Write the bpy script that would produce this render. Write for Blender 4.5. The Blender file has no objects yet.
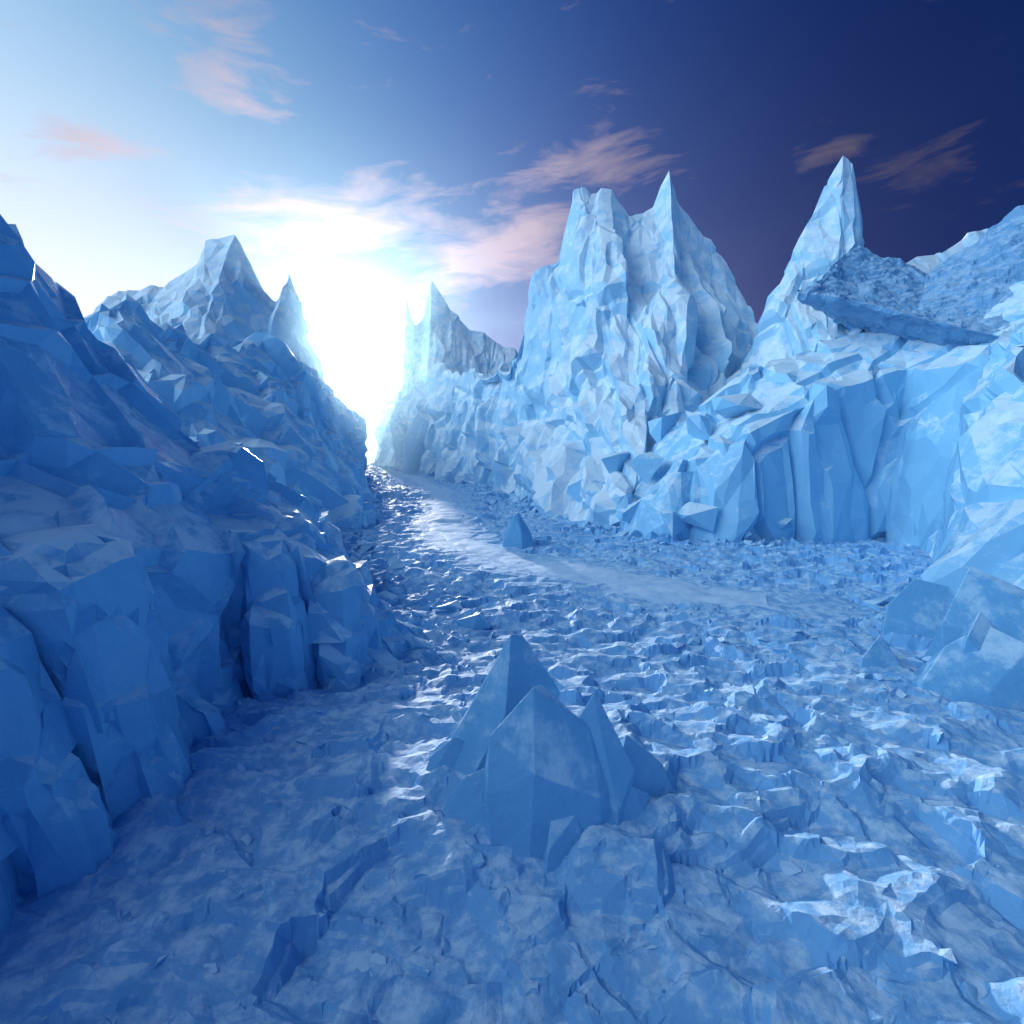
import bpy, bmesh, math, random
import numpy as np
from mathutils import Vector
R=math.radians
rng=np.random.RandomState(7)
TAB=rng.rand(4096,8).astype(np.float32)

# ---------------------------------------------------------------- noise tools
def hidx(i,j,k,seed):
    h=(i.astype(np.int64)*73856093)^(j.astype(np.int64)*19349663)^(k.astype(np.int64)*83492791)^(seed*2654435)
    h=(h^(h>>13))*1274126177
    return ((h^(h>>16))&4095).astype(np.int32)

def facet(P,size,seed,tilt=0.9,w=0.12,dim=3):
    """broken-ice noise: every Voronoi cell is a tilted plane at its own height"""
    Q=(P/np.array(size,dtype=np.float64)).astype(np.float32)
    B=np.floor(Q)
    n=len(Q); F1=np.full(n,9e9,np.float32); F2=F1.copy()
    I1=np.zeros(n,np.int32); I2=I1.copy()
    C1=np.zeros((n,3),np.float32); C2=C1.copy()
    for dx in (-1,0,1):
        for dy in (-1,0,1):
            for dz in ((-1,0,1) if dim==3 else (0,)):
                c=B+np.array([dx,dy,dz],np.float32)
                idx=hidx(c[:,0],c[:,1],c[:,2],seed)
                c=c+TAB[idx,0:3]
                D=Q-c
                if dim==2: D[:,2]=0
                d=(D*D).sum(1)
                m=d<F1
                m2=(~m)&(d<F2)
                F2=np.where(m,F1,np.where(m2,d,F2))
                I2=np.where(m,I1,np.where(m2,idx,I2))
                C2=np.where(m[:,None],C1,np.where(m2[:,None],c,C2))
                F1=np.where(m,d,F1); I1=np.where(m,idx,I1); C1=np.where(m[:,None],c,C1)
    def val(I,C):
        D=Q-C
        if dim==2: D[:,2]=0
        return (TAB[I,3]*2-1)*0.6+((TAB[I,4:7]*2-1)*D).sum(1)*tilt
    v1=val(I1,C1); v2=val(I2,C2)
    e=np.sqrt(F2)-np.sqrt(F1)
    t=np.clip(e/w,0,1); t=t*t*(3-2*t)
    return v1*(0.5+0.5*t)+v2*(0.5-0.5*t), e

def vnoise(P,size,seed):
    Q=P/size; B=np.floor(Q); f=Q-B; f=f*f*(3-2*f)
    r=0
    for dx in (0,1):
        for dy in (0,1):
            for dz in (0,1):
                w=(f[:,0] if dx else 1-f[:,0])*(f[:,1] if dy else 1-f[:,1])*(f[:,2] if dz else 1-f[:,2])
                r=r+w*TAB[hidx(B[:,0]+dx,B[:,1]+dy,B[:,2]+dz,seed),7]
    return r*2-1
def fbm(P,size,seed,o=3):
    r=0;a=1
    for i in range(o):
        r=r+a*vnoise(P,size/(2**i),seed+i); a*=0.5
    return r

def mesh_grid(name,V,nu,nv,mat,smooth=False):
    me=bpy.data.meshes.new(name)
    i=np.arange(nu-1)[:,None]*nv+np.arange(nv-1)[None,:]
    q=np.stack([i,i+nv,i+nv+1,i+1],-1).reshape(-1,4)
    nf=len(q)
    me.vertices.add(len(V)); me.vertices.foreach_set('co',V.astype(np.float32).ravel())
    me.loops.add(nf*4); me.loops.foreach_set('vertex_index',q.astype(np.int32).ravel())
    me.polygons.add(nf); me.polygons.foreach_set('loop_start',(np.arange(nf)*4).astype(np.int32))
    me.polygons.foreach_set('use_smooth',np.full(nf,smooth))
    me.update(calc_edges=True); me.validate()
    me.materials.append(mat)
    ob=bpy.data.objects.new(name,me); bpy.context.scene.collection.objects.link(ob)
    return ob

def resample(S,n):
    S=np.array(S,dtype=np.float64)
    d=np.sqrt(((S[1:]-S[:-1])**2).sum(-1))
    while d.ndim>1: d=d.mean(-1)
    s=np.concatenate([[0],np.cumsum(d)]); t=np.linspace(0,s[-1],n)
    k=np.clip(np.searchsorted(s,t,side='right')-1,0,len(s)-2)
    f=((t-s[k])/(s[k+1]-s[k]))
    f=f.reshape((-1,)+(1,)*(S.ndim-1))
    return S[k]*(1-f)+S[k+1]*f

def blur(A,it):
    for _ in range(it):
        P=np.pad(A,((1,1),(1,1),(0,0)),mode='edge')
        A=(P[:-2,1:-1]+P[2:,1:-1]+P[1:-1,:-2]+P[1:-1,2:]+P[1:-1,1:-1])/5
    return A

def loft(name,stations,nu,nv,mat,layers,crack=0,crack_w=0.05,low=0,fade=None,seed=1,decim=None,flip=1,warp=0.15):
    """stations: cross-sections along the cliff, each a polyline foot->crest->back"""
    G=resample(stations,nu)
    G=resample(np.swapaxes(G,0,1),nv)
    G=np.swapaxes(G,0,1)
    Gb=blur(G,8)
    du=np.gradient(Gb,axis=0); dv=np.gradient(Gb,axis=1)
    N=np.cross(du,dv)*flip; N/=np.linalg.norm(N,axis=-1,keepdims=True)+1e-9
    N=blur(N,14); N/=np.linalg.norm(N,axis=-1,keepdims=True)+1e-9
    P=G.reshape(-1,3); N=N.reshape(-1,3)
    D=np.zeros(len(P))
    if low: D+=low*fbm(P,14 if low>1 else 6,seed+40)
    W=P+warp*np.stack([fbm(P,3.0,seed+50),fbm(P,3.0,seed+60),fbm(P,3.0,seed+70)],1)
    for i,(sz,amp,tilt) in enumerate(layers):
        v,e=facet(W,sz,seed+i*11,tilt,0.2)
        D+=amp*v
        if crack and i==0: D-=crack*np.exp(-(e/crack_w)**2)
    if fade is not None:
        fz=np.interp(P[:,2],[fade[0],fade[1]],[1,fade[2]]); D*=fz
    P=P+N*D[:,None]
    ob=mesh_grid(name,P,nu,nv,mat)
    if decim:
        m=ob.modifiers.new('d','DECIMATE'); m.ratio=decim
    return ob

# ---------------------------------------------------------------- materials
def nn(nt,t,**k):
    n=nt.nodes.new(t)
    for a,b in k.items(): setattr(n,a,b)
    return n
def ice_mat(name,ice=(0.34,0.65,0.87),deep=(0.25,0.56,0.82),snow=(0.70,0.84,0.93),bump=0.25,sn0=0.35,sn1=0.85,rough=0.2,bscale=1.0,patch=1.0,srough=.55,spec=.5):
    m=bpy.data.materials.new(name); m.use_nodes=True; nt=m.node_tree; L=nt.links
    b=nt.nodes['Principled BSDF']
    tc=nn(nt,'ShaderNodeTexCoord'); g=nn(nt,'ShaderNodeNewGeometry')
    sep=nn(nt,'ShaderNodeSeparateXYZ'); L.new(g.outputs['True Normal'],sep.inputs[0])
    n1=nn(nt,'ShaderNodeTexNoise'); n1.inputs['Scale'].default_value=1.1*bscale; n1.inputs['Detail'].default_value=5; n1.inputs['Roughness'].default_value=0.68
    L.new(tc.outputs['Object'],n1.inputs['Vector'])
    n2=nn(nt,'ShaderNodeTexNoise'); n2.inputs['Scale'].default_value=3.2*bscale; n2.inputs['Detail'].default_value=4; n2.inputs['Roughness'].default_value=0.68
    L.new(tc.outputs['Object'],n2.inputs['Vector'])
    a=nn(nt,'ShaderNodeMath',operation='MULTIPLY_ADD'); L.new(n1.outputs['Fac'],a.inputs[0]); a.inputs[1].default_value=1.8*patch; a.inputs[2].default_value=-0.9*patch
    a2=nn(nt,'ShaderNodeMath',operation='ADD'); L.new(sep.outputs['Z'],a2.inputs[0]); L.new(a.outputs[0],a2.inputs[1])
    mr=nn(nt,'ShaderNodeMapRange'); mr.interpolation_type='SMOOTHSTEP'; mr.inputs[1].default_value=sn0; mr.inputs[2].default_value=sn1
    L.new(a2.outputs[0],mr.inputs[0])
    mi=nn(nt,'ShaderNodeMix',data_type='RGBA'); mi.inputs[6].default_value=(*deep,1); mi.inputs[7].default_value=(*ice,1)
    L.new(n1.outputs['Fac'],mi.inputs[0])
    ms=nn(nt,'ShaderNodeMix',data_type='RGBA'); L.new(mr.outputs[0],ms.inputs[0]); L.new(mi.outputs[2],ms.inputs[6]); ms.inputs[7].default_value=(*snow,1)
    L.new(ms.outputs[2],b.inputs['Base Color'])
    rr=nn(nt,'ShaderNodeMapRange'); rr.inputs[3].default_value=rough; rr.inputs[4].default_value=srough; L.new(mr.outputs[0],rr.inputs[0]); L.new(rr.outputs[0],b.inputs['Roughness'])
    b.inputs['IOR'].default_value=1.33
    b.inputs['Specular IOR Level'].default_value=spec
    bp=nn(nt,'ShaderNodeBump'); bp.inputs['Strength'].default_value=bump; bp.inputs['Distance'].default_value=0.35/bscale
    L.new(n2.outputs['Fac'],bp.inputs['Height']); L.new(bp.outputs[0],b.inputs['Normal'])
    return m
M_ice=ice_mat('ice_blue',bump=0.11)
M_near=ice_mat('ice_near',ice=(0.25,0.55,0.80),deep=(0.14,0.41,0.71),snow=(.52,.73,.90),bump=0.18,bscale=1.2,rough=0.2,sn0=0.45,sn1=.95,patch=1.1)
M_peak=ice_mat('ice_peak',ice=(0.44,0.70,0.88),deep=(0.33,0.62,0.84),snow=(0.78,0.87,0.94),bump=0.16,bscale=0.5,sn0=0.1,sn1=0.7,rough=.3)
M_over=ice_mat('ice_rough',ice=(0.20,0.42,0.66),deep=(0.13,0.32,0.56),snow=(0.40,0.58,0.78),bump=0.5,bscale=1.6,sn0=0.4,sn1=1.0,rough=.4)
M_ground=ice_mat('snow_ground',ice=(0.25,0.51,0.79),deep=(0.17,0.42,0.73),snow=(0.60,0.77,0.92),bump=0.22,bscale=2.6,sn0=0.75,sn1=1.25,rough=0.55,patch=0.95,srough=.75,spec=.25)
M_path=ice_mat('snow_path',ice=(0.46,0.67,0.88),deep=(0.38,0.61,0.85),snow=(0.64,0.79,0.93),bump=0.18,bscale=1.5,sn0=0.6,sn1=1.2,rough=0.6,srough=.75,spec=.25)

# ---------------------------------------------------------------- ground
PATH=np.array([(-27,128),(-20,95),(-8.7,62),(-6.0,46),(-5.2,38),(-3.4,31),(-0.6,26.3),(3.6,22.3),(7.9,19.5),(11,18.6)],float)
def path_dist(x,y):
    d=np.full(len(x),1e9)
    for a,b in zip(PATH[:-1],PATH[1:]):
        ab=b-a; t=np.clip(((x-a[0])*ab[0]+(y-a[1])*ab[1])/(ab@ab),0,1)
        d=np.minimum(d,np.hypot(x-a[0]-t*ab[0],y-a[1]-t*ab[1]))
    return d
def ground_low(x,y):
    P=np.stack([x,y,np.zeros_like(x)],1)
    return 0.35*fbm(P,9.0,3,2)+0.45*np.exp(-((x-0.5)**2+(y-8.0)**2)/4.0)-0.1
def ground_z(x,y):
    P=np.stack([x,y,np.zeros_like(x)],1)
    z=ground_low(x,y)
    W=P+np.stack([fbm(P,1.6,21),fbm(P,1.6,31),0*x],1)*0.16
    pd=path_dist(x,y); pd=pd+0.7*fbm(P,1.5,88,2)
    k=np.clip((pd-0.9)/2.6,0.0,1); k=0.10+0.90*k*k*(3-2*k)
    k=k*(0.92+0.30*fbm(P,5.0,301,2).clip(-.6,.6))      # calmer and rougher stretches
    a,e=facet(W,(1.25,0.8,1),5,1.5,0.22,2)
    b,e2=facet(W,(0.6,0.42,1),6,1.5,0.26,2)
    c,e3=facet(W,(0.25,0.18,1),8,1.3,0.38,2)
    z+=k*(0.20*a+0.08*b+0.020*c+0.05*fbm(P,0.9,77))
    return z
NA,NR=740,600
th=np.concatenate([np.linspace(-180,-60,40,endpoint=False),np.linspace(-60,60,NA),np.linspace(60,180,41)[1:]])
r=np.concatenate([[0.02,1,2,2.8],np.geomspace(3.2,260,NR),[400,700,1200,2500,6000]])
T,RR=np.meshgrid(np.radians(th),r,indexing='ij')
X=(RR*np.sin(T)).ravel(); Y=(RR*np.cos(T)).ravel()
Z=ground_z(X,Y)*np.clip((600-RR.ravel())/400,0,1)
gob=mesh_grid('snow_ground',np.stack([X,Y,Z],1),len(th),len(r),M_ground,False)
gm=gob.modifiers.new('d','DECIMATE'); gm.ratio=0.5
pc=resample(PATH,700); pc=np.stack([np.convolve(np.pad(pc[:,i],30,mode='edge'),np.ones(61)/61,'valid') for i in (0,1)],1)
tg=np.gradient(pc,axis=0); tg/=np.linalg.norm(tg,axis=1,keepdims=True); nr=np.stack([-tg[:,1],tg[:,0]],1)
wv=np.linspace(-1,1,25)
wid=1.5+0.35*np.sin(np.arange(700)*0.05)+.2*np.sin(np.arange(700)*0.17)
PP=pc[:,None,:]+nr[:,None,:]*(wv[None,:,None]*wid[:,None,None])
px_,py_=PP[...,0].ravel(),PP[...,1].ravel()
wt=np.abs(np.tile(wv,700))
pz=ground_low(px_,py_)+0.03*(1-wt**2)-0.16*wt**4+0.05*fbm(np.stack([px_,py_,0*px_],1),0.9,91)
mesh_grid('snow_path',np.stack([px_,py_,pz+0.02],1),700,25,M_path,True)

# ---------------------------------------------------------------- cliffs
L1=[((2.2,2.2,2.8),0.45,0.9),((0.9,0.9,1.1),0.10,1.0)]
st=[
 [(-9.4,-8,-.6),(-9.7,-8,3.8),(-12,-8,5),(-14.5,-8,9.5),(-25,-8,8)],
 [(-7.5,3.5,-.6),(-8.3,3.5,3.4),(-10.5,4,5),(-13,5,10.5),(-24,3,8)],
 [(-7.2,6.2,-.6),(-7.8,6.5,3.6),(-10,8,5.4),(-12.5,10,10.6),(-24,9,9)],
 [(-6.9,8.7,-.6),(-7.3,9.0,4.0),(-9.6,11,5.8),(-12.6,13,11.4),(-24,14,9)],
 [(-7.1,11.7,-.6),(-7.2,12.2,3.1),(-9.5,15,5.2),(-13.2,16,9.8),(-24,18,8)],
 [(-5.5,13.1,-.6),(-5.6,13.6,2.6),(-8.8,17,4.4),(-13.4,19.5,6.6),(-24,22,6)],
 [(-4.2,14.1,-.6),(-4.5,14.7,1.2),(-7.6,19,3.2),(-13.0,23,4.8),(-24,26,4)],
 [(-3.5,15.2,-.6),(-4.2,15.8,0.3),(-7.3,21,2.2),(-13.0,26,4.0),(-24,29,4)],
 [(-5.5,20,-.6),(-6.3,20.5,0.4),(-9,24,1.5),(-14.0,28,3.5),(-24,32,3)],
]
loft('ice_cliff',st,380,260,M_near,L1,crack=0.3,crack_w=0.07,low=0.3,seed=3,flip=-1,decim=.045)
L2=[((5,5,8),1.3,0.9),((2.2,2.2,3.6),0.5,1.0),((0.9,0.9,1.3),0.10,1.0)]
st=[
 [(-7,16,-1),(-10,18,1),(-17,22,5),(-19,24,6),(-30,30,0)],
 [(-9,25,-1),(-13,27,4),(-20,30,10),(-24.7,32,15),(-45,36,0)],
 [(-11,33,-1),(-15,35,5),(-21,40,11),(-25,42,14.5),(-46,46,0)],
 [(-13,44,-1),(-16,45,6),(-21,50,12),(-24,53,15),(-46,58,0)],
 [(-18,60,-1),(-20,61,6),(-22,64,10),(-25,66,13.5),(-50,72,0)],
 [(-25,82,-1),(-25.2,83,6),(-26,84,9),(-29,86,12),(-54,90,0)],
 [(-29,98,-1),(-29.3,99,5),(-29.8,100,9),(-34,101,11),(-60,104,0)],
]
loft('ice_cliff',st,420,240,M_ice,L2,crack=0.3,crack_w=0.06,low=1.0,seed=13,flip=-1,decim=.07)
st=[
 [(6.0,36,-1),(7,37,1.5),(9,41,4.5),(14,50,0)],
 [(8.6,30,-1),(10.2,31.5,3.5),(12.5,37,8),(18,48,0)],
 [(12.5,28.8,-1),(13.5,30,6.2),(16.5,37,11.3),(22,52,0)],
 [(17.5,30.0,-1),(18.4,31,8.8),(21.4,38.5,12.8),(28,55,0)],
 [(23.4,31.5,-1),(24.6,32.8,10.5),(31,43,17),(42,56,0)],
 [(22.4,27,-1),(25,28,10),(34,33,17),(50,45,0)],
 [(16.3,20.8,-1),(17.8,21.4,4.0),(22,23.5,8.8),(40,30,0)],
 [(13.6,16,-1),(16,16.4,2.4),(21.5,17,7.8),(38,18,0)],
 [(12.3,10,-1),(16,9.5,3),(22,9,8),(38,8,0)],
 [(16,-6,-1),(20,-6,4),(26,-6,8),(40,-6,0)],
]
L3=[((4.5,4.5,10),1.0,0.8),((2.0,2.0,4.0),0.28,1.0),((0.8,0.8,1.2),0.05,1.0)]
loft('ice_cliff',st,520,260,M_ice,L3,crack=0.5,crack_w=0.05,low=0.4,seed=23,flip=1,decim=.045)

cr=[(-24,105,-1),(-14,88,-1),(-2,66,-1),(0,55,-1),(1.5,47,-1),(3,41,-1),(5,36,-1),(6.5,33,-1),(8.5,33,-1),(13,36,-1),(19,40,-1),(27,44,-1)]
md=[(-24,106,9),(-12,91,9),(0.3,69,8),(3,61,10),(5,57,13),(7,53,15),(9,50,15),(12,47,13),(15,47,13),(19,50,12),(25,53,12),(32,56,8)]
cs=[(-23,108,16),(-12,95,17.5),(-.6,73,16),(2.2,66,22.5),(2.8,65,26),(4.8,64.6,27.5),(7.2,64.5,35),(8.3,64.5,35.3),(11.3,64,34.5),(13.4,64,31.5),(16.6,64.5,33),(18.3,64.7,37.3),(19.6,64.3,33.5),(22.4,64,30.0),(26,63,25.5),(29.4,62.6,19.5),(35,62,13)]
def match(line,idx): 
    line=np.array(line,float); x=np.arange(len(line)); return [[float(np.interp(i,x,line[:,k])) for k in range(3)] for i in idx]
ix=[0,1,2,3,3.4,4,5,5.6,6.4,7,7.6,8,8.4,9,9.6,10.2,11]
bk=[(x+6,y+22,0) for x,y,z in cs]
LP=[((3.2,9,15),2.2,0.9),((1.5,4,8),0.85,1.2),((0.75,1.6,3.2),0.14,1.1)]
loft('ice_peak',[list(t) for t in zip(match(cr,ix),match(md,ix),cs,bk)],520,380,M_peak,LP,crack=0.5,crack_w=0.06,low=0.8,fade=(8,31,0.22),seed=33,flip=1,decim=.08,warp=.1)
cs=[(19,50,9),(21.8,49.5,13.6),(23.6,48.2,18.5),(26.2,49,25),(28.0,49.5,28.5),(29.6,49.8,31.5),(30.5,49.8,30.8),(30.8,48.9,24),(35,48.6,21.5),(46,49,26),(60,50,30)]
cr=[(16,42,2),(19,41,4),(21,41,6),(23,41,8),(24.5,41,9),(25.5,41,10),(27,41,10),(29,41,10),(33,40,10),(42,38,10),(56,36,10)]
bk=[(x+8,y+20,0) for x,y,z in cs]
md=[tuple(np.array(a)*.45+np.array(b)*.55) for a,b in zip(cr,cs)]
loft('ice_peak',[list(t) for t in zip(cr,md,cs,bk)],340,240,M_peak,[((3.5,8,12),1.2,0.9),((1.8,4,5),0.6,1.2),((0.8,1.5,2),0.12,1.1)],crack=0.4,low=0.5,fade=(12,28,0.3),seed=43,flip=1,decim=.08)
cs=[(-33,146,24),(-30.5,147,36),(-28.8,147,45),(-26.5,147,38),(-24.5,147,40),(-22,147,50),(-17,146,42),(-11.5,146,37),(-6,146,34),(1,145,30),(8,145,22)]
cr=[(x*0.9,118,-1) for x,y,z in cs]; bk=[(x+4,180,0) for x,y,z in cs]
cr[0]=(-33,120,-1)
md=[(a[0]*.4+b[0]*.6,a[1]*.5+b[1]*.5,b[2]*.42) for a,b in zip(cr,cs)]
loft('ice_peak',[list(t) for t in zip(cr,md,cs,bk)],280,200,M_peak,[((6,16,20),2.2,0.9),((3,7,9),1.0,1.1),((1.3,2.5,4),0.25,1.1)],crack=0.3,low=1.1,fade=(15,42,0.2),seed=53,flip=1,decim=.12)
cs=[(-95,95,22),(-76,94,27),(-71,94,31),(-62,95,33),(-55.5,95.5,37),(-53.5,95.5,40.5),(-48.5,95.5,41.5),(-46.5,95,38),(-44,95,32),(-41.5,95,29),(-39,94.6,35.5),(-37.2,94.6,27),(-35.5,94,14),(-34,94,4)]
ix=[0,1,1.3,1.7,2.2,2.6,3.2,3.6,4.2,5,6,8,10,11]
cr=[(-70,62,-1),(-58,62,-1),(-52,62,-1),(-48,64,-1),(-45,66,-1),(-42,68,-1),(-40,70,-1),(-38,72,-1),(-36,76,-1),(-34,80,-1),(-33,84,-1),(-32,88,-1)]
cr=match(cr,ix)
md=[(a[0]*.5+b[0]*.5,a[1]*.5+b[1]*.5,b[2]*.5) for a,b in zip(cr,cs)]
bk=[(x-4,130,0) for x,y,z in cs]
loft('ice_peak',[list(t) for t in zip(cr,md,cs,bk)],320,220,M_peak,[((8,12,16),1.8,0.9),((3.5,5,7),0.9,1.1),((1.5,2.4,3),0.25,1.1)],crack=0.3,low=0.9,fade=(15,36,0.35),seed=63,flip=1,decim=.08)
st=[
 [(20.3,38.0,16.0),(20.1,37.8,15.7),(19.8,37.2,16.1),(20.0,37.6,16.5),(20.3,38.0,16.0)],
 [(27.0,44,15.5),(23.2,36.5,14.3),(22.1,34.8,15.0),(24.0,38.5,16.4),(27.4,43.5,21.5)],
 [(31,43,13.0),(26.2,34.5,12.4),(24.7,32.2,13.3),(27.5,36.0,14.5),(32.2,42.0,18.9)],
 [(37,40,12.0),(29.5,31.2,10.6),(27.8,29.2,11.4),(31,33.0,13.6),(36.5,39.0,23.0)],
 [(47,34,11),(36,24,8.6),(34,22,9.5),(38,26,14),(46,33,29)],
]
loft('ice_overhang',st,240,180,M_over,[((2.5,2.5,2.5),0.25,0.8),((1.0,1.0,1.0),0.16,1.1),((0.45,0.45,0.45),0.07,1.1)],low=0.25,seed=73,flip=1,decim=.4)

# ---------------------------------------------------------------- boulders and rubble
def hull_mesh(chunks,name,mat,bev=0.03,dis=0.12):
    bm=bmesh.new()
    for pts in chunks:
        b2=bmesh.new()
        vs=[b2.verts.new(p) for p in pts]
        bmesh.ops.convex_hull(b2,input=vs)
        bmesh.ops.delete(b2,geom=[v for v in b2.verts if not v.link_faces],context='VERTS')
        bmesh.ops.dissolve_limit(b2,angle_limit=dis,verts=b2.verts[:],edges=b2.edges[:])
        if bev: bmesh.ops.bevel(b2,geom=b2.edges[:],offset=bev,segments=1,affect='EDGES',profile=0.6)
        me=bpy.data.meshes.new('t'); b2.to_mesh(me); bm.from_mesh(me); b2.free(); bpy.data.meshes.remove(me)
    me=bpy.data.meshes.new(name); bm.to_mesh(me); bm.free(); me.materials.append(mat)
    ob=bpy.data.objects.new(name,me); bpy.context.scene.collection.objects.link(ob); return ob
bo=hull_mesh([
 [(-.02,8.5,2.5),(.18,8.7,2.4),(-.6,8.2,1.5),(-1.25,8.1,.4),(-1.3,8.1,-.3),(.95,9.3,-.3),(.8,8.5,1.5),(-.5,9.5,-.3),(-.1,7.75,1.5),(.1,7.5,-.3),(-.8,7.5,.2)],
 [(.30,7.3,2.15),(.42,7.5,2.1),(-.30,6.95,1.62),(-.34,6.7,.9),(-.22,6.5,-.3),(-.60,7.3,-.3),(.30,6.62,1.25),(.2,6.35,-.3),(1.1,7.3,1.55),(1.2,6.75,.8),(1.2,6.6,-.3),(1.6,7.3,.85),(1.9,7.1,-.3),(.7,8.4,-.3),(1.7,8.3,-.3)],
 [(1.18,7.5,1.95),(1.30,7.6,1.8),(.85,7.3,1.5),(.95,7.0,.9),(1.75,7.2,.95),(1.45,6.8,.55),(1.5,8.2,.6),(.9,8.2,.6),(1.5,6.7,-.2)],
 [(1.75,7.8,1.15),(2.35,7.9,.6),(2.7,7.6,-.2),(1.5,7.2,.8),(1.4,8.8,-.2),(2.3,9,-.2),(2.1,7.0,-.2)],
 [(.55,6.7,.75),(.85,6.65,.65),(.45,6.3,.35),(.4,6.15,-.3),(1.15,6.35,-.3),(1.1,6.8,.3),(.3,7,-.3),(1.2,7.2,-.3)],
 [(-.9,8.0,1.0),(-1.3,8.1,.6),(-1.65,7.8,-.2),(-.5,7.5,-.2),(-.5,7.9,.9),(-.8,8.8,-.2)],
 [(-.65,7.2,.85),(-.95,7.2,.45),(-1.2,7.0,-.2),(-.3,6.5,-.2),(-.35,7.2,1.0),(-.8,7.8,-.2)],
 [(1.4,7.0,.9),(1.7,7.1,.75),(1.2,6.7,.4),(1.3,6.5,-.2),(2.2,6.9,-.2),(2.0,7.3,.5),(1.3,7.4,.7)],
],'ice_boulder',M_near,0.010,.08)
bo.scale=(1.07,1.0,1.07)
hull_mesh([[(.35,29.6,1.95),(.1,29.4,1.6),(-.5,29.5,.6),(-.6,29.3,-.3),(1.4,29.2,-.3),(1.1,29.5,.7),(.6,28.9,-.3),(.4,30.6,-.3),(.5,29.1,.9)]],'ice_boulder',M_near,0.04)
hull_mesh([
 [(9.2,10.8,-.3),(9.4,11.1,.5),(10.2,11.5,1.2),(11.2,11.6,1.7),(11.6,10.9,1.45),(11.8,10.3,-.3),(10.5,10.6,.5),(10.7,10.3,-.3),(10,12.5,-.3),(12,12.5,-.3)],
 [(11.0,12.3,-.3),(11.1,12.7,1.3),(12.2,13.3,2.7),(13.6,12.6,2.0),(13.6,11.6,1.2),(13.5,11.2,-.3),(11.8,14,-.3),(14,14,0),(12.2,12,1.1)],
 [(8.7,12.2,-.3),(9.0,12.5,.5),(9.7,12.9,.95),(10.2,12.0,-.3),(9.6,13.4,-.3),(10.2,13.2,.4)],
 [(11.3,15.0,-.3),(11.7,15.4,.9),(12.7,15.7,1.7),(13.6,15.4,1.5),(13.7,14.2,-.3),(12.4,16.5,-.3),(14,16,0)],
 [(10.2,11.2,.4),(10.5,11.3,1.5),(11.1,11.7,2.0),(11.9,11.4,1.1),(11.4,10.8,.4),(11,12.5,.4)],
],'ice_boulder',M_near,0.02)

rb=random.Random(19)
def block(cx,cy,nx,ny,wd,dp,z0,z1,lean,slope,tilt=0.0,shear=0.0):
    """wd along the wall, dp into it; (nx,ny) points out of the wall"""
    tx,ty=-ny,nx; pts=[]; h=z1-z0; hw=wd/2; j=lambda s:rb.uniform(-s,s)
    def P(a,b,z): 
        a2=a+shear*(z-z0); pts.append((cx+tx*a2+nx*b,cy+ty*a2+ny*b,z))
    k=rb.uniform(-.45,.45)
    base=[(-hw,-dp),(-hw,-.30*wd*rb.random()),(hw*k,.14+j(.12)),(hw,-.30*wd*rb.random()),(hw,-dp)]
    top=z1-h*rb.uniform(.06,.2)
    for a,b in base: P(a*1.08,b+.1,z0)
    for a,b in base: P(a*.97+j(.04),b-lean*.8,top-slope*(b+dp)*.6+a*tilt)
    k2=rb.uniform(.55,.8)
    for a,b in ((-hw*k2,-dp),(-hw*k2,-.5*dp),(hw*k2,-.45*dp),(hw*k2,-dp)): P(a,b-lean*.5,z1-slope*(b+dp)*.3+a*tilt)
    return pts
foot=np.array([(-9.0,-3),(-7.6,1.5),(-6.9,3.6),(-6.6,5.8),(-6.3,8.1),(-6.6,11.0),(-5.2,12.3),(-3.7,13.1),(-2.9,14.6),(-3.4,16.5)],float)
edge=[4.0,4.0,4.0,4.2,4.8,3.9,3.6,2.0,1.0,.6]
fs_=resample(np.column_stack([foot,edge]),400)
seg=np.sqrt((np.diff(fs_[:,:2],axis=0)**2).sum(1)); arc=np.concatenate([[0],np.cumsum(seg)])
def at(s):
    k=int(np.clip(np.searchsorted(arc,s),12,387)); t=fs_[k+11,:2]-fs_[k-11,:2]; t/=np.linalg.norm(t)
    return fs_[k,0],fs_[k,1],fs_[k,2],t[1],-t[0]
chunks=[]
s=0.4
while s<arc[-1]-.3:
    wd=rb.uniform(1.0,2.2)*(1 if at(s)[2]>2.5 else .6)
    x,y,h,nx,ny=at(s+wd/2)
    hh=h*rb.uniform(.88,1.05); cut=hh*rb.uniform(.34,.72); o=rb.uniform(-.25,.25); tl=rb.uniform(-.5,.2)
    sh=rb.uniform(-.14,.14)
    chunks.append(block(x+nx*(o+.25),y+ny*(o+.25),nx,ny,wd*1.02,1.7,-.5,cut,.3,.35,tl,sh))
    chunks.append(block(x+nx*(o-.15),y+ny*(o-.15),nx,ny,wd*rb.uniform(.9,1.06),1.7,cut-.9,hh,.4,.30,rb.uniform(-.3,.2),sh))
    if rb.random()<.5:
        chunks.append(block(x+nx*.7,y+ny*.7,nx,ny,wd*rb.uniform(.4,.8),1.3,-.4,hh*rb.uniform(.12,.4),.3,.5,rb.uniform(-.5,.5)))
    s+=wd*.92
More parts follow.
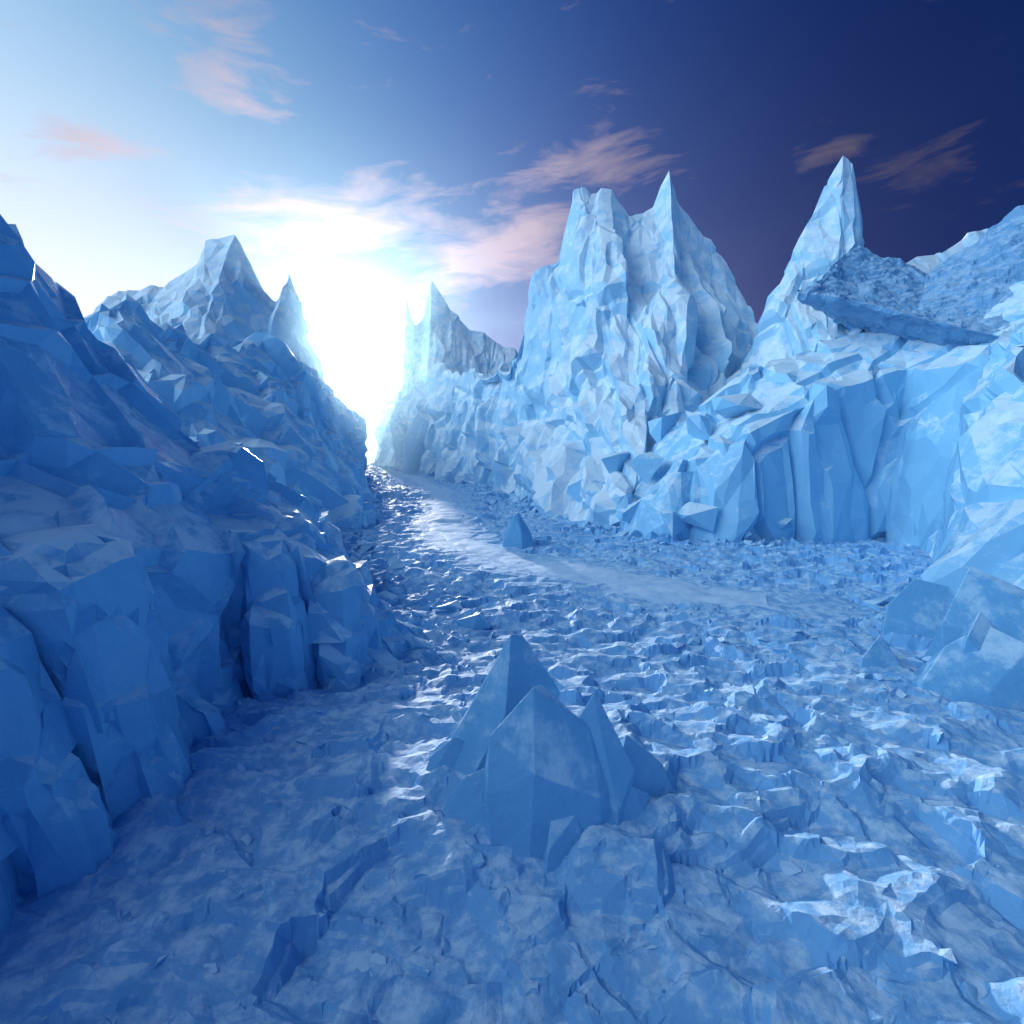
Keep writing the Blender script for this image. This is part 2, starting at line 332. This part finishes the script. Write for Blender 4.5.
for back,lo,hi,n0 in ((1.4,2.9,5.2,1),(2.8,4.1,6.6,2),(4.0,5.2,8.6,3),(5.2,7.0,10.4,4)):
    s=0.2*n0
    while s<arc[-1]*(.76-.05*n0):
        wd=rb.uniform(1.6,3.4); x,y,h,nx,ny=at(s+wd/2)
        f=h/4.6; o=rb.uniform(-.4,.4)
        chunks.append(block(x-nx*(back+o),y-ny*(back+o),nx,ny,wd*1.15,2.4,lo*f-1.0,(hi+rb.uniform(-.6,.35))*f,.9,.42,rb.uniform(-.3,.3),rb.uniform(-.15,.15)))
        s+=wd*.85
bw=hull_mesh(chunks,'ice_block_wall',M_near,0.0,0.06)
bm=bmesh.new(); bm.from_mesh(bw.data)
bmesh.ops.triangulate(bm,faces=bm.faces[:])
for _ in range(4):
    es=[e for e in bm.edges if e.calc_length()>.28]
    if not es: break
    bmesh.ops.subdivide_edges(bm,edges=es,cuts=1)
    bmesh.ops.triangulate(bm,faces=[f for f in bm.faces if len(f.verts)>3])
bm.normal_update()
Pv=np.array([v.co[:] for v in bm.verts]); Nv=np.array([v.normal[:] for v in bm.verts])
v1,e1=facet(Pv,(1.3,1.3,1.9),401,1.0,.15); v2,e2=facet(Pv,(.55,.55,.7),402,1.0,.2)
Dv_=0.13*v1+0.035*v2-0.10*np.exp(-(e1/.06)**2)
Pv=Pv+Nv*Dv_[:,None]
for v,p in zip(bm.verts,Pv): v.co=p
bm.to_mesh(bw.data); bm.free()
dm=bw.modifiers.new('d','DECIMATE'); dm.ratio=.22

templ=[]
rs=random.Random(5)
for i in range(24):
    bm=bmesh.new()
    for j in range(10):
        v=Vector((rs.gauss(0,1),rs.gauss(0,1),rs.gauss(0,1))).normalized()*rs.uniform(.75,1)
        bm.verts.new((v.x,v.y*0.8,v.z*0.75))
    bmesh.ops.convex_hull(bm,input=bm.verts[:])
    bmesh.ops.delete(bm,geom=[v for v in bm.verts if not v.link_faces],context='VERTS')
    bmesh.ops.dissolve_limit(bm,angle_limit=0.3,verts=bm.verts[:],edges=bm.edges[:])
    bm.verts.index_update()
    templ.append((np.array([v.co[:] for v in bm.verts]),[[v.index for v in f.verts] for f in bm.faces])); bm.free()
def rubble(name,items,mat):
    V=[];F=[];o=0
    for (x,y,z,s,sz) in items:
        tv,tf=templ[rs.randrange(24)]
        a=rs.uniform(0,6.28); b=rs.uniform(-.5,.5); ca,sa,cb,sb=math.cos(a),math.sin(a),math.cos(b),math.sin(b)
        M=np.array([[ca,-sa,0],[sa,ca,0],[0,0,1]])@np.array([[cb,0,sb],[0,1,0],[-sb,0,cb]])
        v=(tv*np.array([s,s*rs.uniform(.6,1),s*sz]))@M.T+np.array([x,y,z])
        V.append(v); F+= [[i+o for i in f] for f in tf]; o+=len(v)
    me=bpy.data.meshes.new(name); me.from_pydata(np.concatenate(V).tolist(),[],F); me.update(); me.materials.append(mat)
    ob=bpy.data.objects.new(name,me); bpy.context.scene.collection.objects.link(ob)
items=[]
def strip(poly,n,spread,smin,smax,sz=1.0):
    pc=resample(poly,400)
    for _ in range(n):
        p=pc[rs.randrange(400)]
        x=p[0]+rs.gauss(0,spread); y=p[1]+rs.gauss(0,spread)
        s=smin*(smax/smin)**(rs.random()**1.8)
        items.append([x,y,0,s,sz])
strip([(-6.0,6),(-5.8,8.5),(-6.1,11.0),(-4.3,12.0),(-2.8,13.0)],25,.2,.05,.2)
strip([(-2.6,14),(-3.5,17),(-6,20),(-9,26),(-11,33)],300,1.2,.12,.9)
strip([(-2.2,14.5),(-1.5,17),(-3,20)],60,.8,.1,.5)
strip([(-11,33),(-14,45),(-19,60),(-26,84)],200,1.3,.3,1.3)
strip([(5,35),(7.5,31),(9.5,29),(13,28),(17.5,29.4)],160,.7,.2,.9)
strip([(6,36),(3,41),(0,55),(-2,66),(-14,88)],260,1.2,.3,1.4)
strip([(15.6,20),(13.6,16),(12,12),(12,9)],150,1.0,.12,1.0)
strip([(9.5,13),(8.5,10.5),(9,8.5)],26,.7,.12,.6,.7)
for _ in range(130):
    rr_=5*(9)**rs.random(); a=rs.uniform(-.8,.8)
    items.append([rr_*math.sin(a),rr_*math.cos(a),0,rs.uniform(.06,.2)*(1+rr_/16),.6])
for _ in range(40):
    items.append([rs.uniform(3,11),rs.uniform(8,18),0,rs.uniform(.2,.55),.6])
A=np.array([(i[0],i[1]) for i in items]); gz=ground_z(A[:,0],A[:,1]); pdd=path_dist(A[:,0],A[:,1])
out=[]
for i,g,p in zip(items,gz,pdd):
    if p<1.7 and i[3]>.1: continue
    i[2]=g-.2*i[3]; out.append(i)
rubble('ice_rubble',out,M_near)
big=[(9.3,30.2,1.2,1.9,.8),(11,29.6,1.5,2.0,.8),(8.2,32.5,1.4,1.8,.9),(10.4,32,3.6,2.0,.8),(12.8,31.5,5.4,2.0,.7),(9.4,34.5,4.0,2.2,.8),(12,35,6.8,2.4,.8),(7,34.5,1.2,1.5,.9),(6.2,37,1.8,1.7,1),(8.0,38,4.2,2.2,1),(14.6,33.5,8.2,2.2,.7),(5.4,40,2,1.6,1.1),(4.6,43,2,1.6,1.2),(11.5,38.5,7,2.3,1.2),(15.8,30.2,1.0,1.4,.7),(13.6,29.4,.8,1.2,.8)]
rubble('ice_talus',big,M_ice)

# mist lying in the far end of the valley
me=bpy.data.meshes.new('valley_mist'); bm=bmesh.new(); bmesh.ops.create_cube(bm,size=1); bm.to_mesh(me); bm.free()
mo=bpy.data.objects.new('valley_mist',me); mo.location=(-30,129,24); mo.scale=(180,166,56); bpy.context.scene.collection.objects.link(mo)
mm=bpy.data.materials.new('mist'); mm.use_nodes=True; mm.node_tree.nodes.clear()
vs_=mm.node_tree.nodes.new('ShaderNodeVolumeScatter'); vs_.inputs['Color'].default_value=(.52,.86,1,1); vs_.inputs['Density'].default_value=.0009; vs_.inputs['Anisotropy'].default_value=.86
oo=mm.node_tree.nodes.new('ShaderNodeOutputMaterial'); mm.node_tree.links.new(vs_.outputs[0],oo.inputs['Volume']); me.materials.append(mm)

# ---------------------------------------------------------------- sky
SUN_AZ=-17.6; SUN_EL=7.4
def dirv(az,el): a,e=R(az),R(el); return (math.sin(a)*math.cos(e),math.cos(a)*math.cos(e),math.sin(e))
w=bpy.data.worlds.new('World'); bpy.context.scene.world=w; w.use_nodes=True; nt=w.node_tree; L=nt.links
bg=nt.nodes['Background']
tc=nn(nt,'ShaderNodeTexCoord')
nrm=nn(nt,'ShaderNodeVectorMath',operation='NORMALIZE'); L.new(tc.outputs['Generated'],nrm.inputs[0]); Dv=nrm.outputs[0]
def M(op,a,b=None,c=None,clamp=False):
    n=nn(nt,'ShaderNodeMath',operation=op); n.use_clamp=clamp
    for i,v in enumerate((a,b,c)):
        if v is None: continue
        if isinstance(v,(int,float)): n.inputs[i].default_value=v
        else: L.new(v,n.inputs[i])
    return n.outputs[0]
def ang(d):
    n=nn(nt,'ShaderNodeVectorMath',operation='DOT_PRODUCT'); L.new(Dv,n.inputs[0]); n.inputs[1].default_value=d
    return M('MULTIPLY',M('ARCCOSINE',M('MINIMUM',n.outputs['Value'],0.99999)),180/math.pi)
def addc(a,b):
    n=nn(nt,'ShaderNodeVectorMath',operation='ADD'); L.new(a,n.inputs[0]); L.new(b,n.inputs[1]); return n.outputs[0]
def scol(col,fac):
    n=nn(nt,'ShaderNodeVectorMath',operation='SCALE'); n.inputs[0].default_value=col; L.new(fac,n.inputs['Scale']); return n.outputs[0]
def gauss(a,s): return M('EXPONENT',M('MULTIPLY',M('POWER',M('DIVIDE',a,s),2.0),-1.0))
wide=ang(dirv(-42,6))
rp=nn(nt,'ShaderNodeValToRGB'); L.new(M('DIVIDE',wide,180.0),rp.inputs[0]); rp.color_ramp.interpolation='B_SPLINE'
stops=[(0,(.88,.90,.95)),(10,(.68,.76,.86)),(22,(.25,.48,.70)),(34,(.09,.25,.53)),(45,(.028,.115,.37)),(57,(.006,.036,.18)),(72,(.001,.010,.078)),(92,(.001,.010,.065)),(120,(.018,.08,.26)),(180,(.045,.15,.42))]
e=rp.color_ramp.elements
while len(e)<len(stops): e.new(0.5)
for i,(a,c) in enumerate(stops): e[i].position=a/180; e[i].color=(*c,1)
sepd=nn(nt,'ShaderNodeSeparateXYZ'); L.new(Dv,sepd.inputs[0]); z=sepd.outputs['Z']; zc=M('MAXIMUM',z,0.0)
sun=ang(dirv(SUN_AZ,SUN_EL))
hor=M('EXPONENT',M('MULTIPLY',zc,-4.4))
pink=scol((.66,.46,.54),M('MULTIPLY',hor,gauss(sun,32.0)))
pink2=scol((.006,.010,.04),hor)
glow=scol((.92,1.0,1.08),M('ADD',M('MULTIPLY',gauss(sun,2.4),40.0),M('MULTIPLY',gauss(sun,7.5),0.5)))
side=scol((.68,.95,1.12),M('MULTIPLY',gauss(ang(dirv(-104,26)),29.0),4.4))  # unseen glow added to the sky far left, soft fill for the right-hand walls
sky=nn(nt,'ShaderNodeTexSky'); sky.sky_type='NISHITA'; sky.sun_disc=False; sky.sun_elevation=R(SUN_EL); sky.sun_rotation=R(SUN_AZ); sky.altitude=1500; sky.air_density=1.0; sky.dust_density=0.3; sky.ozone_density=4
sk=nn(nt,'ShaderNodeVectorMath',operation='MULTIPLY'); L.new(sky.outputs[0],sk.inputs[0]); sk.inputs[1].default_value=(.001,.004,.011)
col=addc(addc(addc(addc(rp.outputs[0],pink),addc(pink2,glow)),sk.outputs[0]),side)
azr=M('MULTIPLY',M('ARCTAN2',sepd.outputs['X'],sepd.outputs['Y']),180/math.pi)
elr=M('MULTIPLY',M('ARCSINE',z),180/math.pi)
cmb=nn(nt,'ShaderNodeCombineXYZ'); L.new(M('MULTIPLY',azr,.105),cmb.inputs[0]); L.new(M('MULTIPLY',M('SUBTRACT',elr,M('MULTIPLY',azr,.08)),.38),cmb.inputs[1])
cn=nn(nt,'ShaderNodeTexNoise'); cn.inputs['Scale'].default_value=1.0; cn.inputs['Detail'].default_value=6; cn.inputs['Roughness'].default_value=.62; cn.inputs['Distortion'].default_value=.5
L.new(cmb.outputs[0],cn.inputs['Vector'])
banks=[(-19,20.5,13,3.2,1.45),(-3,19,11,4.8,1.35),(8,26,8,3,1.1),(-26,31,5,4,1.1),(-37,22.5,6,1.9,1.2),(29,24.5,5,1.2,.75),(40,21,9,2.4,.65)]
mask=None
for az,el,sa,se,wt_ in banks:
    u=M('DIVIDE',M('SUBTRACT',azr,float(az)),float(sa)); v=M('DIVIDE',M('SUBTRACT',M('SUBTRACT',elr,float(el)),M('MULTIPLY',M('SUBTRACT',azr,float(az)),.08)),float(se))
    gq=M('MULTIPLY',M('EXPONENT',M('MULTIPLY',M('ADD',M('MULTIPLY',u,u),M('MULTIPLY',v,v)),-1.0)),float(wt_)); mask=gq if mask is None else M('MAXIMUM',mask,gq)
th_=M('SUBTRACT',M('ADD',cn.outputs['Fac'],M('MULTIPLY',mask,.28)),.63)
cl=M('MULTIPLY',th_,3.6,clamp=True)
fall=M('ADD',M('MULTIPLY',gauss(sun,33.0),.95),.10)
cc=scol((.96,.74,.84),fall)
mx=nn(nt,'ShaderNodeMix',data_type='RGBA'); L.new(M('MULTIPLY',cl,.78),mx.inputs[0]); L.new(col,mx.inputs[6]); L.new(addc(cc,scol((.25,.18,.20),gauss(sun,24.0))),mx.inputs[7])
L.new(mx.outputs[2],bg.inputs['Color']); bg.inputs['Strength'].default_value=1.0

sd=bpy.data.lights.new('sun','SUN'); sd.energy=4.2; sd.angle=R(2.0); sd.color=(1,.99,.97)
so=bpy.data.objects.new('sun',sd); bpy.context.scene.collection.objects.link(so)
so.rotation_euler=Vector(dirv(SUN_AZ,SUN_EL+1.6)).to_track_quat('Z','Y').to_euler()

cam=bpy.data.cameras.new('camera'); cam.sensor_width=36; cam.lens=18; cam.clip_end=20000; cam.clip_start=.05
co=bpy.data.objects.new('camera',cam); bpy.context.scene.collection.objects.link(co)
co.location=(0,0,6); co.rotation_euler=(R(90-8),0,0)
sc=bpy.context.scene; sc.camera=co
sc.view_settings.view_transform='Standard'; sc.view_settings.look='None'; sc.view_settings.exposure=0
